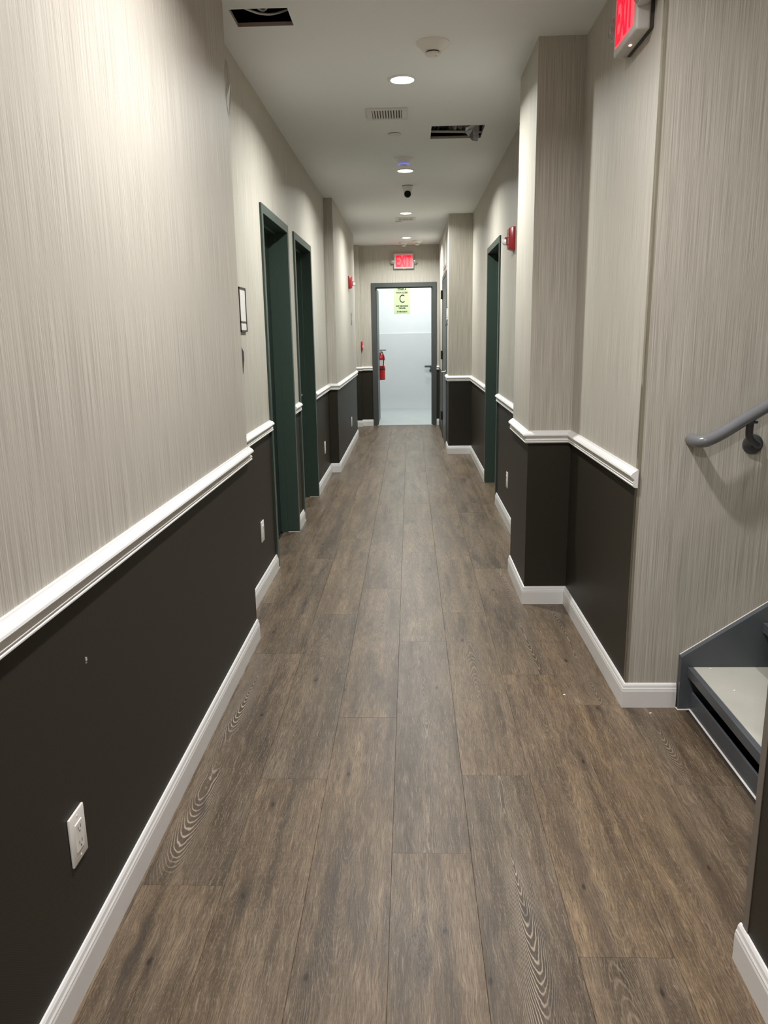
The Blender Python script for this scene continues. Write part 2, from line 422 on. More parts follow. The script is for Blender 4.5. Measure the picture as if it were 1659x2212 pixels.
# wallpaper faults
MB().poly([(L1+0.001, 3.425, 2.33), (L1+0.001, 3.438, 2.52), (L1+0.009, 3.446, 2.50), (L1+0.016, 3.449, 2.44), (L1+0.012, 3.446, 2.37), (L1+0.002, 3.442, 2.30),
           (L1+0.0012, 3.41, 2.44), (L1+0.001, 3.41, 2.36)], [(0, 7, 6, 1, 2, 3, 4, 5)]).build('loose_wallpaper_edge', 'wallpaper', wl)
def tear(y, z, s):
    b = MB()
    b.poly([(L1+0.0008, y-s, z+s*2), (L1+0.004, y-s*.2, z+s*1.6), (L1+0.003, y+s*.3, z-s*.4), (L1+0.0008, y-s*.5, z-s*.8)], [(0, 1, 2, 3)])
    b.poly([(L1+0.0008, y-s*1.2, z-s*.9), (L1+0.005, y, z-s*1.2), (L1+0.002, y+s*.8, z-s*1.7), (L1+0.0008, y-s*.8, z-s*1.9)], [(0, 1, 2, 3)])
    return b.build('paper_tear', 'device_white', wl)
tear(1.602, 0.704, 0.0045)
# ragged dark hole in the set-back wall beside the first door
hb = MB(); ring = []
for k in range(16):
    a = 2*math.pi*k/16; rr = 1 + 0.12*math.sin(3*a+1) + 0.08*math.sin(5*a)
    ring.append((L2+0.0015, 3.845 + 0.075*math.cos(a)*rr, 1.300 + 0.088*math.sin(a)*rr))
hb.poly(ring, [tuple(range(16))])
hb.build('torn_opening', 'plenum_dark', wl)

# ------------------------------------------------------------------ ceiling with two cut openings
H1 = (-0.735, -0.493, 3.518, 3.702); H2 = (0.152, 0.498, 5.425, 5.76)
def ceiling():
    o = thing('ceiling', 'flat painted corridor ceiling with two cut openings', 'ceiling', kind=S)
    xs = [-1.02, H1[0], H1[1], H2[0], H2[1], 0.90]; ys = [Y0-0.06, 1.445, H1[2], H1[3], H2[2], H2[3], YE+0.06]
    b, c = MB(), MB()
    for i in range(len(xs)-1):
        for j in range(len(ys)-1):
            x0, x1, y0, y1 = xs[i], xs[i+1], ys[j], ys[j+1]
            if (x0, x1, y0, y1) in ((H1[0], H1[1], H1[2], H1[3]), (H2[0], H2[1], H2[2], H2[3])): continue
            b.poly([(x0, y0, ZC), (x1, y0, ZC), (x1, y1, ZC), (x0, y1, ZC)], [(0, 1, 2, 3)])
            c.poly([(x0, y0, ZC+0.016), (x1, y0, ZC+0.016), (x1, y1, ZC+0.016), (x0, y1, ZC+0.016)], [(0, 1, 2, 3)])
    bmesh.ops.remove_doubles(b.bm, verts=b.bm.verts[:], dist=1e-5); bmesh.ops.remove_doubles(c.bm, verts=c.bm.verts[:], dist=1e-5)
    b.build('ceiling_board', 'ceiling_paint', o); c.build('ceiling_back', 'plenum_dark', o)
    for x0, x1, y0, y1 in (H1, H2):
        e = MB()
        for p, q in (((x0, y0), (x1, y0)), ((x1, y0), (x1, y1)), ((x1, y1), (x0, y1)), ((x0, y1), (x0, y0))):
            e.poly([(*p, ZC), (*q, ZC), (*q, ZC+0.016), (*p, ZC+0.016)], [(0, 1, 2, 3)])
        e.build('cut_edge', 'drywall_core', o)
        d = MB(); X0, X1, Y0_, Y1_ = x0-0.25, x1+0.25, y0-0.3, y1+0.3; zt = ZC+0.40
        d.poly([(X0, Y0_, ZC+.0165), (X1, Y0_, ZC+.0165), (X1, Y1_, ZC+.0165), (X0, Y1_, ZC+.0165), (X0, Y0_, zt), (X1, Y0_, zt), (X1, Y1_, zt), (X0, Y1_, zt)],
               [(0, 1, 5, 4), (1, 2, 6, 5), (2, 3, 7, 6), (3, 0, 4, 7), (4, 5, 6, 7)])
        d.build('plenum', 'plenum_dark', o)
ceiling()
tag(MB().box(0.84, 4.66, YN-0.06, YS+0.06, 5.2, 5.26).build('ceiling', 'ceiling_paint'), 'ceiling high above the stairs', 'ceiling', kind=S)

# ------------------------------------------------------------------ floor of separate planks
PW, PL = 0.2205, 1.515
COLS = {-4: 0.9, -3: 1.74, -2: 2.24, -1: 2.655, 0: 1.876, 1: 2.266, 2: 1.515, 3: 2.757, 4: 0.7}
SPECIAL = {(-3, 1): (0.75, 0.95, .31), (-2, 1): (0.9, 0.25, .77), (0, 1): (1.0, 0.30, .52), (1, 0): (0.95, 1.0, .44), (2, 1): (0.05, 0.12, .61),
           (1, 1): (0.25, 0.3, .18), (0, 0): (0.40, 0.10, .93), (3, 0): (0.0, 0.12, .27), (-1, 0): (0.35, 0.08, .68), (-2, 0): (0.30, 0.06, .09), (2, 0): (0.30, .15, .84),
           (-3, 0): (0.25, 0.05, .57), (-1, 1): (0.50, 0.10, .36), (2, 2): (0.35, 0.45, .22), (3, 1): (0.15, 0.45, .71)}
KNOTS = {(-1, 0): [(-0.047, 0.373, 1.0), (-0.076, -0.45, 0.8)], (2, 1): [(-0.042, -0.524, 2.2), (0.086, 0.079, 0.9)], (2, 0): [(0.052, 0.66, 1)], (3, 0): [(0.082, -0.175, 2), (-0.001, 0.731, 0.7)], (-2, 0): [(-0.043, 0.617, 0.7), (-0.052, 0.22, 1.2), (0.099, 0.637, 1.4), (-0.047, 0.519, 1.3)], (-3, 0): [(-0.003, 0.502, 0.8)], (1, 1): [(-0.03, 0.382, 0.6)], (2, 2): [(-0.032, 0.343, 0.6)], (0, 0): [(0.024, 0.473, 1.6)], (-1, 1): [(-0.106, -0.526, 1)], (-3, 2): [(-0.069, -0.496, 1.2)], (1, 0): [(-0.1, -0.066, 1.2)]}
def floor():
    f = thing('floor', 'brown oak-look plank floor of the corridor', 'floor', kind=S)
    MB().box(-1.02, 1.10, -1.6, YE+0.07, -0.03, -0.006).build('underlay', 'subfloor', f)
    g = 0.0002; bv = 0.0007
    for k, j0 in COLS.items():
        x0 = -0.061 + PW*k; x1 = x0 + PW
        x0c, x1c = max(x0, -1.0), min(x1, 1.085)
        j = j0
        while j - PL > -1.6: j -= PL
        y = -1.6; idx = round((j - j0)/PL)
        while y < YE+0.05:
            y1 = min(j, YE+0.05)
            if y1 - y > 0.01:
                a, b_, c, d = x0c+g, x1c-g, y+g, y1-g
                xc, yc = (x0+x1)/2, j - PL/2
                V = [(a, c, -.006), (b_, c, -.006), (b_, d, -.006), (a, d, -.006), (a, c, -bv), (b_, c, -bv), (b_, d, -bv), (a, d, -bv),
                     (a+bv, c+bv, 0), (b_-bv, c+bv, 0), (b_-bv, d-bv, 0), (a+bv, d-bv, 0)]
                o = MB().poly([(p[0]-xc, p[1]-yc, p[2]) for p in V],
                              [(3, 2, 1, 0)] + [(i, (i+1) % 4, 4+(i+1) % 4, 4+i) for i in range(4)] + [(4+i, 4+(i+1) % 4, 8+(i+1) % 4, 8+i) for i in range(4)] + [(8, 9, 10, 11)]).build('plank', 'plank_vinyl', f)
                o.location = (xc, yc, 0)
                tn, fg, sd = SPECIAL.get((k, idx), (rnd.uniform(0.1, 0.8), rnd.choice((0.05, 0.1, 0.2, 0.5)), rnd.random()))
                kk = KNOTS.get((k, idx), []) or [(rnd.uniform(-.08, .08), rnd.uniform(-.6, .6), rnd.choice((0.5, 0.8, 1.3)))]
                kk = (kk + [(9.0, 9.0, 1.0), (9.0, 9.0, 1.0)])[:2]
                o['knot_one'] = [float(q) for q in kk[0]]; o['knot_two'] = [float(q) for q in kk[1]]
                o['tone'] = float(tn); o['figure'] = float(fg); o['seed'] = float(sd)*3.1 + 0.37
            y = j; j += PL; idx += 1
floor()

# ------------------------------------------------------------------ skirting boards and chair rails
BASE = [(0, 0), (0.013, 0), (0.013, 0.066), (0.0115, 0.072), (0.0115, 0.076), (0.009, 0.081), (0.0075, 0.090), (0.004, 0.096), (0, 0.097)]
RAIL = [(0, 0.927), (0.0065, 0.927), (0.0080, 0.9235), (0.0125, 0.921), (0.0200, 0.916), (0.0260, 0.909), (0.0275, 0.904), (0.0255, 0.900), (0.0180, 0.896), (0.0130, 0.890),
        (0.0130, 0.887), (0.0175, 0.8835), (0.0195, 0.880), (0.0185, 0.877), (0.0155, 0.8755), (0.0155, 0.8745), (0.0190, 0.8715), (0.0190, 0.868), (0.0140, 0.8635), (0, 0.861)]
def base(side, label, path):
    return tag(sweep(path, BASE, -1).build('baseboard_'+side, 'trim_white'), label, 'baseboard', kind=S)
base('left', 'white baseboard along the near left wall', [(L1, Y0), (L1, YA+0.002)])
base('left', 'short white baseboard before the first green door', [(L2, YA), (L2, LD1[0])])
base('left', 'stub of white baseboard between the two green doors', [(L2, LD1[1]), (L2, LD2[0])])
base('left', 'white baseboard stepping around the far left pilaster', [(L2, LD2[1]), (L2, YB), (L3, YB), (L3, YC+0.01)])
base('end', 'white baseboard left of the stairwell door', [(-0.95, YJ), (-0.757, YJ), (-0.757, YE), (ED[0], YE)])
base('end', 'scrap of white baseboard right of the stairwell door', [(ED[1], YE), (R4, YE)])
base('right', 'white baseboard below the sign by the grey flush door and around its corner', [(R4, R4D[0]), (R4, YP2), (R3, YP2), (R3, RD[1])])
base('right', 'white baseboard between the right green door and the pilaster', [(R3, RD[0]), (R3, YP1B)])
base('right', 'white baseboard around the pilaster to the foot of the stairs', [(R2, YP1B), (R2, YP1), (R1, YP1), (R1, YS), (1.008, YS)])
base('right', 'white baseboard at the near right corner', [(RN, YN+0.012), (RN, Y0)])
TR = [0]
def rail(label, path):
    TR[0] += 1
    return tag(sweep(path, RAIL, -1).build('trim_%d' % TR[0], 'trim_white', smooth=False), label, 'chair rail', kind=S)
rail('white chair rail along the near left wall', [(L1, Y0), (L1, YA+0.012)])
rail('white chair rail running up to the first green door', [(L2, YA), (L2, LD1[0])])
rail('stub of white chair rail between the two green doors', [(L2, LD1[1]), (L2, LD2[0])])
rail('white chair rail stepping around the far left pilaster', [(L2, LD2[1]), (L2, YB), (L3, YB), (L3, YC+0.01)])
rail('white chair rail left of the stairwell door', [(-0.95, YJ), (-0.757, YJ), (-0.757, YE), (ED[0], YE)])
rail('white chair rail right of the stairwell door', [(ED[1], YE), (R4, YE)])
rail('white chair rail by the grey flush door and around its corner', [(R4, R4D[0]), (R4, YP2), (R3, YP2), (R3, RD[1])])
rail('white chair rail between the right green door and the pilaster', [(R3, RD[0]), (R3, YP1B)])
rail('white chair rail around the pilaster to the stair corner', [(R2, YP1B), (R2, YP1), (R1, YP1), (R1, YS-0.011)])
rail('white chair rail on the near right corner', [(RN, YN-0.06), (RN, Y0)])
# corner guards
g = MB()
g.prism([(R1-0.0016, YS+0.020), (R1-0.0016, YS-0.0002), (R1-0.0012, YS-0.0012), (R1-0.0002, YS-0.0016), (R1+0.010, YS-0.0016), (R1+0.010, YS-0.0004), (R1-0.0004, YS-0.0004), (R1-0.0004, YS+0.020)], 0.10, ZC-0.002)
tag(g.build('corner_guard', 'clear_plastic'), 'clear plastic corner guard on the wall edge beside the stairs', 'corner guard')
g = MB()
g.prism([(RN-0.002, YN-0.022), (RN-0.002, YN+0.002), (RN+0.024, YN+0.002), (RN+0.024, YN+0.0003), (RN-0.0003, YN+0.0003), (RN-0.0003, YN-0.022)], 0.098, 2.4)
tag(g.build('corner_guard', 'bead_metal'), 'slim metal corner guard on the dark wall edge nearest the viewer', 'corner guard')

# ------------------------------------------------------------------ doors
def door_frame(o, W, H, mat, depth=0.16, face=0.05, proud=0.012, stop=(0.07, 0.12)):
    for nm, x0, x1, xi in (('jamb', 0, face, 1), ('jamb', W-face, W, -1)):
        b = MB().box(x0, x1, -proud, depth, 0, H)
        if xi == 1: b.box(x1, x1+0.016, stop[0], stop[1], 0, H-face)
        else: b.box(x0-0.016, x0, stop[0], stop[1], 0, H-face)
        b.build(nm, mat, o)
    MB().box(face, W-face, -proud, depth, H-face, H).box(face+.016, W-face-.016, stop[0], stop[1], H-face-0.016, H-face).build('frame_head', mat, o)
def lever(o, x, z, y, to, parent):
    s = 1 if to > 0 else -1
    h = MB().lathe([(0.028, 0), (0.028, 0.008), (0.012, 0.012), (0.011, 0.05), (0.0, 0.052)], (x, y, z), 'Y', 16)
    h.tube([(x, y-0.045, z), (x+s*0.03, y-0.047, z), (x+s*0.075, y-0.046, z), (x+s*0.12, y-0.042, z)], [0.010, 0.010, 0.0085, 0.007], 10)
    return h.build('lever_handle', 'nickel', parent, True)
def recessed_door(name, label, origin, rz, W, H, lever_x, lever_to):
    o = thing(name, label, 'door', origin, rz, kind=S)
    door_frame(o, W, H, 'frame_green')
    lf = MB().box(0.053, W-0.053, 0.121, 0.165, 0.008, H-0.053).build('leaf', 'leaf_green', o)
    MB().box(lever_x-0.022, lever_x+0.022, 0.112, 0.121, 0.98, 1.12, 0.003).build('lock_plate', 'black_plastic', lf)
    lever(o, lever_x, 0.925, 0.121, lever_to, lf)
    for z in (0.25, 1.05, 1.85):
        MB().lathe([(0.007, 0), (0.007, 0.1)], ((W-0.056) if lever_x < W/2 else 0.056, 0.116, z), 'Z', 10).build('hinge', 'frame_green', lf)
    MB().box(0.0, 0.05, -0.0135, -0.012, 0, 0.004).box(W-0.052, W-0.046, -0.013, 0.12, 0, 0.004).build('caulk_line', 'caulk', o)
    return o
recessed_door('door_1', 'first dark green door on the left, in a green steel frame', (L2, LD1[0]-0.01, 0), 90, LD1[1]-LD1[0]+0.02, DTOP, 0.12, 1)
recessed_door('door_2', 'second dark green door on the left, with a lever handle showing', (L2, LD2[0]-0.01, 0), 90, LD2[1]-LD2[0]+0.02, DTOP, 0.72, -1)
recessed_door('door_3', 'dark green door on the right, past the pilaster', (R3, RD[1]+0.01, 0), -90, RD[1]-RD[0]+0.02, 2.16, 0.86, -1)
def flush_door():
    W, H = R4D[1]-R4D[0]+0.02, 2.15
    o = thing('door_4', 'grey flush door with black hinges on the far right wall', 'door', (R4, R4D[1]+0.01, 0), -90, kind=S)
    door_frame(o, W, H, 'frame_grey', 0.10, stop=(0.05, 0.075))
    lf = MB().box(0.053, W-0.053, -0.006, 0.045, 0.010, H-0.053).build('leaf', 'frame_grey', o)
    for z in (0.25, 1.07, 1.86):
        MB().lathe([(0.013, 0), (0.013, 0.115)], (0.053, -0.022, z), 'Z', 10).box(0.03, 0.078, -0.022, -0.0125, z, z+0.115).build('hinge', 'black_plastic', lf)
    lever(o, W-0.14, 0.945, -0.006, -1, lf)
flush_door()
def stairwell_door():
    W, H = ED[1]-ED[0], 2.18
    o = thing('door_5', 'open grey steel door frame to the white stairwell at the corridor end', 'door', (ED[0], YE, 0), 0, kind=S)
    door_frame(o, W, H, 'frame_grey', 0.13, 0.064, 0.014, (0.05, 0.085))
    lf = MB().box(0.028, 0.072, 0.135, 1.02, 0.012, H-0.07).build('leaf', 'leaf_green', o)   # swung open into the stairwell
    for z in (0.22, 1.05, 1.90):
        MB().lathe([(0.008, 0), (0.008, 0.11)], (0.070, 0.128, z), 'Z', 10).box(0.066, 0.0725, 0.09, 0.128, z, z+0.11).build('hinge', 'nickel', lf)
    MB().box(0.02, 0.95, 0.0, 0.13, 0.0, 0.006).build('threshold', 'stairwell_floor', o)
stairwell_door()

# ------------------------------------------------------------------ stairwell beyond the end door
tag(MB().box(-1.2, 1.3, YE+0.07, YW+0.1, -0.05, 0.0).build('floor', 'stairwell_floor'), 'pale grey painted floor beyond the open door', 'floor', kind=S)
wb = thing('wall_back', 'white painted back wall of the stairwell beyond the open door', 'wall', kind=S)
MB().box(-1.2, 1.3, YW, YW+0.1, 1.43, 2.95).build('upper_wall', 'stairwell_white', wb)
MB().box(-1.2, 1.3, YW-0.018, YW+0.1, -0.02, 1.43, 0.004).build('lower_wall', 'stairwell_white_lower', wb)
tag(MB().box(-0.72, -0.66, YE+0.14, YW, -0.02, 2.95).build('wall_left', 'stairwell_white'), 'white stairwell wall behind the open door leaf', 'wall', kind=S)
tag(MB().box(1.2, 1.26, YE+0.14, YW, -0.02, 2.95).build('wall_right', 'stairwell_white'), 'white stairwell wall hidden right of the open door', 'wall', kind=S)
tag(MB().box(-0.72, 1.26, YE+0.065, YE+0.14, 2.18, 2.95).build('wall_front', 'stairwell_white'), 'white stairwell wall above the open door', 'wall', kind=S)
tag(MB().box(0.42, 1.26, YE+0.065, YE+0.14, -0.02, 2.18).build('wall_front', 'stairwell_white'), 'white stairwell wall right of the open door', 'wall', kind=S)
tag(MB().box(-0.72, 1.3, YE+0.065, YW+0.1, 2.95, 3.0).build('ceiling', 'ceiling_paint'), 'stairwell ceiling beyond the open door', 'ceiling', kind=S)

# ------------------------------------------------------------------ recessed lamps
def downlight(label, loc, watts, col, lens='lamp_lens', group='recessed ceiling lamps'):
    o = thing('recessed_lamp', label, 'ceiling lamp', loc, 0, group)
    MB().lathe([(0.076, 0.0), (0.076, -0.004), (0.070, -0.007), (0.062, -0.006), (0.060, -0.001), (0.060, 0.0)], seg=32).build('trim_ring', 'trim_white', o, True)
    MB().lathe([(0.0601, -0.0022), (0.04, -0.0035), (0.0, -0.004)], seg=32, cap=False).build('lens', lens, o, True)
    li = bpy.data.lights.new('lamp_light', 'AREA'); li.shape = 'DISK'; li.size = 0.11; li.energy = watts; li.color = col; li.spread = R(157)
    lo = bpy.data.objects.new('lamp_light', li); COL.objects.link(lo); lo.parent = o; lo.location = (0, 0, -0.009)
    return o
downlight('recessed ceiling lamp nearest the viewer, next to the white smoke detector', (-0.029, 4.464, ZC), LAMP_W, LAMP_COL)
downlight('recessed ceiling lamp just beyond the blue-lit detector', (-0.027, 6.786, ZC), LAMP_W, LAMP_COL)
downlight('recessed ceiling lamp just beyond the dome camera', (-0.033, 9.068, ZC), LAMP_W, LAMP_COL)
downlight('farthest recessed ceiling lamp, close to the end wall', (-0.04, 11.299, ZC), LAMP_W, LAMP_COL)
downlight('recessed ceiling lamp above the stair opening, out of the picture', (-0.025, 2.17, ZC), LAMP_W, LAMP_COL_NEAR)
downlight('recessed ceiling lamp above the viewer, out of the picture', (-0.02, -0.11, ZC), LAMP_W, LAMP_COL_NEAR)
downlight('recessed ceiling lamp behind the viewer, out of the picture', (-0.02, -2.4, ZC), LAMP_W, LAMP_COL_NEAR)
downlight('ceiling lamp high above the staircase, out of the picture', (1.7, 2.12, 5.2), 24.0, LAMP_COL_NEAR, 'lamp_lens', 'lamps above the staircase')
downlight('stairwell ceiling lamp near the open door, hidden above it', (0.1, 13.4, 2.95), STAIR_W, STAIR_COL, 'lamp_lens_cool', 'stairwell lamps')
downlight('stairwell ceiling lamp near the back wall, hidden above the door', (0.1, 14.5, 2.95), STAIR_W, STAIR_COL, 'lamp_lens_cool', 'stairwell lamps')

# ------------------------------------------------------------------ ceiling devices
def detector(label, loc, led=False):
    o = thing('smoke_detector', label, 'smoke detector', loc, 0, 'smoke detectors on the ceiling')
    MB().lathe([(0.078, 0), (0.078, -0.005), (0.074, -0.009), (0.055, -0.028), (0.046, -0.036), (0.038, -0.038)], seg=32).build('base', 'device_white', o, True)
    MB().lathe([(0.030, -0.036), (0.030, -0.045)], seg=24).build('air_gap', 'black_plastic', o, True)
    MB().lathe([(0.034, -0.044), (0.036, -0.047), (0.034, -0.053), (0.024, -0.058), (0.010, -0.060), (0, -0.0602)], seg=32).build('sensor_cap', 'device_white', o, True)
    MB().lathe([(0.0, -0.0605), (0.003, -0.060), (0.0035, -0.056)], (0.015, -0.012, 0), seg=10).build('indicator', 'smoked_lens', o)
    if led:
        MB().lathe([(0.038, -0.038), (0.041, -0.040), (0.041, -0.045), (0.037, -0.047)], seg=28).build('blue_light_ring', 'led_blue', o, True)
    return o
detector('white smoke detector nearest the viewer', (0.117, 3.955, ZC))
detector('white smoke detector with a blue light, in front of the second lamp', (-0.036, 6.34, ZC), True)
detector('white smoke detector near the end wall, above the far exit sign', (-0.079, 11.86, ZC))
detector('white smoke detector near the end wall, to the right of the exit sign', (0.117, 11.72, ZC))
def disc(label, loc):
    o = thing('sprinkler_cover', label, 'sprinkler cover', loc, 0, 'flat sprinkler covers')
    MB().lathe([(0.030, 0), (0.030, -0.004)], seg=28).build('gap_ring', 'slot_dark', o)
    MB().lathe([(0.041, -0.004), (0.043, -0.006), (0.041, -0.008), (0, -0.0085)], seg=32).build('cover_plate', 'vent_white', o, True)
disc('flat sprinkler cover between the air vent and the blue-lit detector', (-0.09, 5.59, ZC))
disc('flat sprinkler cover behind the far air vent', (-0.125, 9.72, ZC))
def vent(label, loc, W, D, n):
    o = thing('air_vent', label, 'air vent', loc, 0, 'ceiling air vents')
    f = MB(); m = 0.032
    f.box(-W/2, W/2, -D/2, -D/2+m, -0.008, 0, 0.002).box(-W/2, W/2, D/2-m, D/2, -0.008, 0, 0.002)
    f.box(-W/2, -W/2+m, -D/2+m, D/2-m, -0.008, 0, 0.002).box(W/2-m, W/2, -D/2+m, D/2-m, -0.008, 0, 0.002)
    f.build('frame', 'vent_white', o)
    MB().box(-W/2+m, W/2-m, -D/2+m, D/2-m, -0.0012, -0.0002).build('backing', 'slot_dark', o)
    pitch = (W-2*m)/n; sl = None
    for k in range(n):
        x = -W/2+m+pitch*(k+0.5)
        if sl is None:
            b = MB(); b.poly([(-0.0046, -D/2+m, -0.0075), (0.0036, -D/2+m, -0.0015), (0.0046, -D/2+m, -0.0025), (-0.0036, -D/2+m, -0.0085),
                              (-0.0046, D/2-m, -0.0075), (0.0036, D/2-m, -0.0015), (0.0046, D/2-m, -0.0025), (-0.0036, D/2-m, -0.0085)],
                             [(0, 1, 2, 3), (7, 6, 5, 4), (0, 4, 5, 1), (1, 5, 6, 2), (2, 6, 7, 3), (3, 7, 4, 0)])
            sl = b.build('slat', 'vent_white', o); sl.location.x = x
        else:
            c = sl.copy(); COL.objects.link(c); c.location.x = x
    return o
vent('white louvred air vent behind the nearest lamp', (-0.128, 5.102, ZC), 0.245, 0.245, 11)
vent('white louvred air vent behind the third lamp', (-0.039, 9.50, ZC), 0.235, 0.235, 11)
def turret():
    o = thing('security_camera', 'white dome camera with a black lens hanging from the ceiling', 'camera', (-0.010, 7.46, ZC))
    MB().lathe([(0.047, 0), (0.047, -0.004)], seg=28).build('gasket', 'black_plastic', o)
    MB().lathe([(0.044, -0.004), (0.046, -0.010), (0.042, -0.026), (0.039, -0.05), (0.033, -0.058)], seg=28).build('base', 'device_white', o, True)
    MB().lathe([(0.0, 0.034), (0.02, 0.028), (0.032, 0.010), (0.034, -0.004), (0.030, -0.019)], (0, -0.008, -0.071), 'Y', 28).build('ball', 'device_white', o, True)
    MB().lathe([(0.0305, 0.0), (0.0305, 0.017), (0.027, 0.024), (0.0, 0.027)], (0, -0.018, -0.075), 'Y', 28).build('lens', 'black_gloss', o, True)
turret()
# things inside the two ceiling openings
tag(MB().tube(bez([(-0.74, 3.53, ZC+0.05), (-0.69, 3.588, ZC+0.034), (-0.653, 3.632, ZC+0.032), (-0.62, 3.663, ZC+0.034), (-0.565, 3.692, ZC+0.045), (-0.46, 3.72, ZC+0.085)]), 0.0045, 10).build('cable', 'cable_white', smooth=True),
    'pale cable lying flat in the ceiling opening at the near left corner', 'cable')
tag(MB().tube(bez([(-0.66, 3.50, ZC+0.085), (-0.648, 3.575, ZC+0.062), (-0.637, 3.636, ZC+0.050), (-0.622, 3.666, ZC+0.048), (-0.605, 3.668, ZC+0.054), (-0.588, 3.65, ZC+0.075), (-0.58, 3.60, ZC+0.12)]), 0.0045, 10).build('cable', 'cable_white', smooth=True),
    'white cable looping down in the ceiling opening at the near left corner', 'cable')
def duct():
    pts = []; rr = []
    for i in range(61):
        u = i/60; pts.append((-0.06 + 0.76*u, 5.79 - 0.03*math.sin(u*5), ZC+0.128 + 0.02*math.sin(u*6))); rr.append(0.080 + 0.008*math.sin(i*2.1) + 0.007*math.sin(i*0.7))
    o = tag(MB().tube(pts, rr, 18).build('flexible_duct', 'foil', smooth=False), 'crumpled silver foil duct inside the right ceiling opening', 'duct')
    b = MB().tube([(-0.02, 5.66, ZC+0.03), (0.62, 5.715, ZC+0.022)], 0.008, 4)
    tag(b.build('ceiling_joist', 'vent_white'), 'pale metal furring strip crossing the right ceiling opening', 'joist')
duct()
fl = MB(); fl.poly([(0.385, 5.60, ZC+0.03), (0.47, 5.60, ZC+0.06), (0.482, 5.70, ZC+0.0), (0.476, 5.735, ZC-0.026), (0.44, 5.74, ZC-0.020), (0.415, 5.72, ZC+0.0), (0.385, 5.67, ZC+0.02), (0.437, 5.66, ZC+0.035), (0.447, 5.715, ZC-0.012)],
                   [(0, 1, 7), (1, 2, 7), (2, 8, 7), (2, 3, 8), (3, 4, 8), (4, 5, 8), (5, 6, 7, 8), (6, 0, 7)])
o_ = tag(fl.build('foil_flap', 'foil'), 'torn foil flap hanging out of the right ceiling opening', 'flap')
md = o_.modifiers.new('thick', 'SOLIDIFY'); md.thickness = 0.002

# ------------------------------------------------------------------ exit signs (local frame: face towards -y, wall at y = 0)
def exit_sign(label, loc, rz, W, H, D, heads, hs_=1.0):
    o = thing('exit_sign', label, 'exit sign', loc, rz, 'illuminated exit signs')
    MB().box(-W/2+0.006, W/2-0.006, -0.014, 0, -H/2+0.004, H/2-0.004, 0.003).build('back_plate', 'slot_dark', o)
    hs = MB().box(-W/2, W/2, -D, -0.012, -H/2, H/2, 0.010, 3).build('housing', 'sign_housing', o, True)
    MB().box(-W/2+0.028, W/2-0.028, -D-0.0016, -D+0.002, -H/2+0.024, H/2-0.024, 0.001).build('face_lens', 'exit_glow', o)
    text('lettering', 'EXIT', H*0.90, 'exit_red', o, (0, -D-0.003, -0.001), (90, 0, 0), 0.0010, 'CENTER', 1.0, 0.004, (W-0.078, H-0.062))
    MB().box(-0.006, 0.006, -D*0.62-0.004, -D*0.62+0.004, -H/2-0.002, -H/2).build('indicator', 'indicator_red', o)
    for s in (-1, 1):
        h = MB().lathe([(a*hs_, b_) for a, b_ in ((0.024, 0.0), (0.037, 0.012), (0.044, 0.032), (0.042, 0.048))], (s*(W/2+heads[0]), -D*heads[2], heads[1]), 'Y', 24).build('lamp_head', 'sign_housing', o, True)
        MB().lathe([(a*hs_, b_) for a, b_ in ((0.041, 0.047), (0.032, 0.055), (0.0, 0.059))], (s*(W/2+heads[0]), -D*heads[2], heads[1]), 'Y', 24).build('lamp_lens', 'smoked_lens', h, True)
        MB().tube([(s*(W/2-0.004), -D*heads[2]-0.01, heads[1]-0.004), (s*(W/2+heads[0]), -D*heads[2]-0.015, heads[1])], 0.010, 10).build('arm', 'sign_housing', h, True)
    return o
exit_sign('lit red exit sign high on the right wall beside the stairs', (R1, 3.005, 2.493), -90, 0.29, 0.215, 0.062, (0.020, 0.0, 0.25))
exit_sign('lit red exit sign above the open door at the corridor end', (-0.083, YE, 2.489), 0, 0.305, 0.225, 0.058, (0.020, -0.012, 0.2), 0.66)

# ------------------------------------------------------------------ fire alarm devices
def strobe(label, loc, rz, flip):
    o = thing('fire_strobe', label, 'fire alarm', loc, rz, 'red fire alarm strobes')
    W, H = 0.118, 0.152
    b = bmesh.new(); V = []
    for (sx, sz, y) in ((1, 1, 0), (0.97, 0.98, -0.016), (0.80, 0.86, -0.044)):
        V += [b.verts.new((x*W/2*sx, y, z*H/2*sz)) for x, z in ((-1, -1), (1, -1), (1, 1), (-1, 1))]
    for k in (0, 4):
        for i in range(4): b.faces.new((V[k+i], V[k+(i+1) % 4], V[k+4+(i+1) % 4], V[k+4+i]))
    b.faces.new(V[:4][::-1]); b.faces.new(V[8:12])
    bmesh.ops.bevel(b, geom=b.edges[:], offset=0.004, segments=2, affect='EDGES', profile=0.5)
    hb = MB(); hb.add(b); hs = hb.build('housing', 'alarm_red', o, True)
    s = -1 if flip else 1
    MB().box(-0.034, 0.034, -0.058, -0.042, -0.040, 0.002, 0.004).box(-0.036, 0.036, -0.066, -0.040, 0.002, 0.008, 0.002).build('lens_bracket', 'alarm_red', o)
    MB().lathe([(0.0, 0.030), (0.012, 0.027), (0.021, 0.016), (0.024, 0.0)], (0, -0.054, -0.019), 'Y', 20).build('strobe_lens', 'strobe_lens', o, True)
    for i, ch in enumerate('FIRE'):
        text('letter', ch, 0.026, 'print_white', o, (s*0.040, -0.046, 0.034-0.0215*i), (90, 0, 0), 0.001)
    return o
strobe('red fire alarm strobe on the right wall beside the green door', (R3, 5.60, 2.042), -90, False)
strobe('red fire alarm strobe on the far left pilaster', (L3, 9.86, 2.045), 90, True)
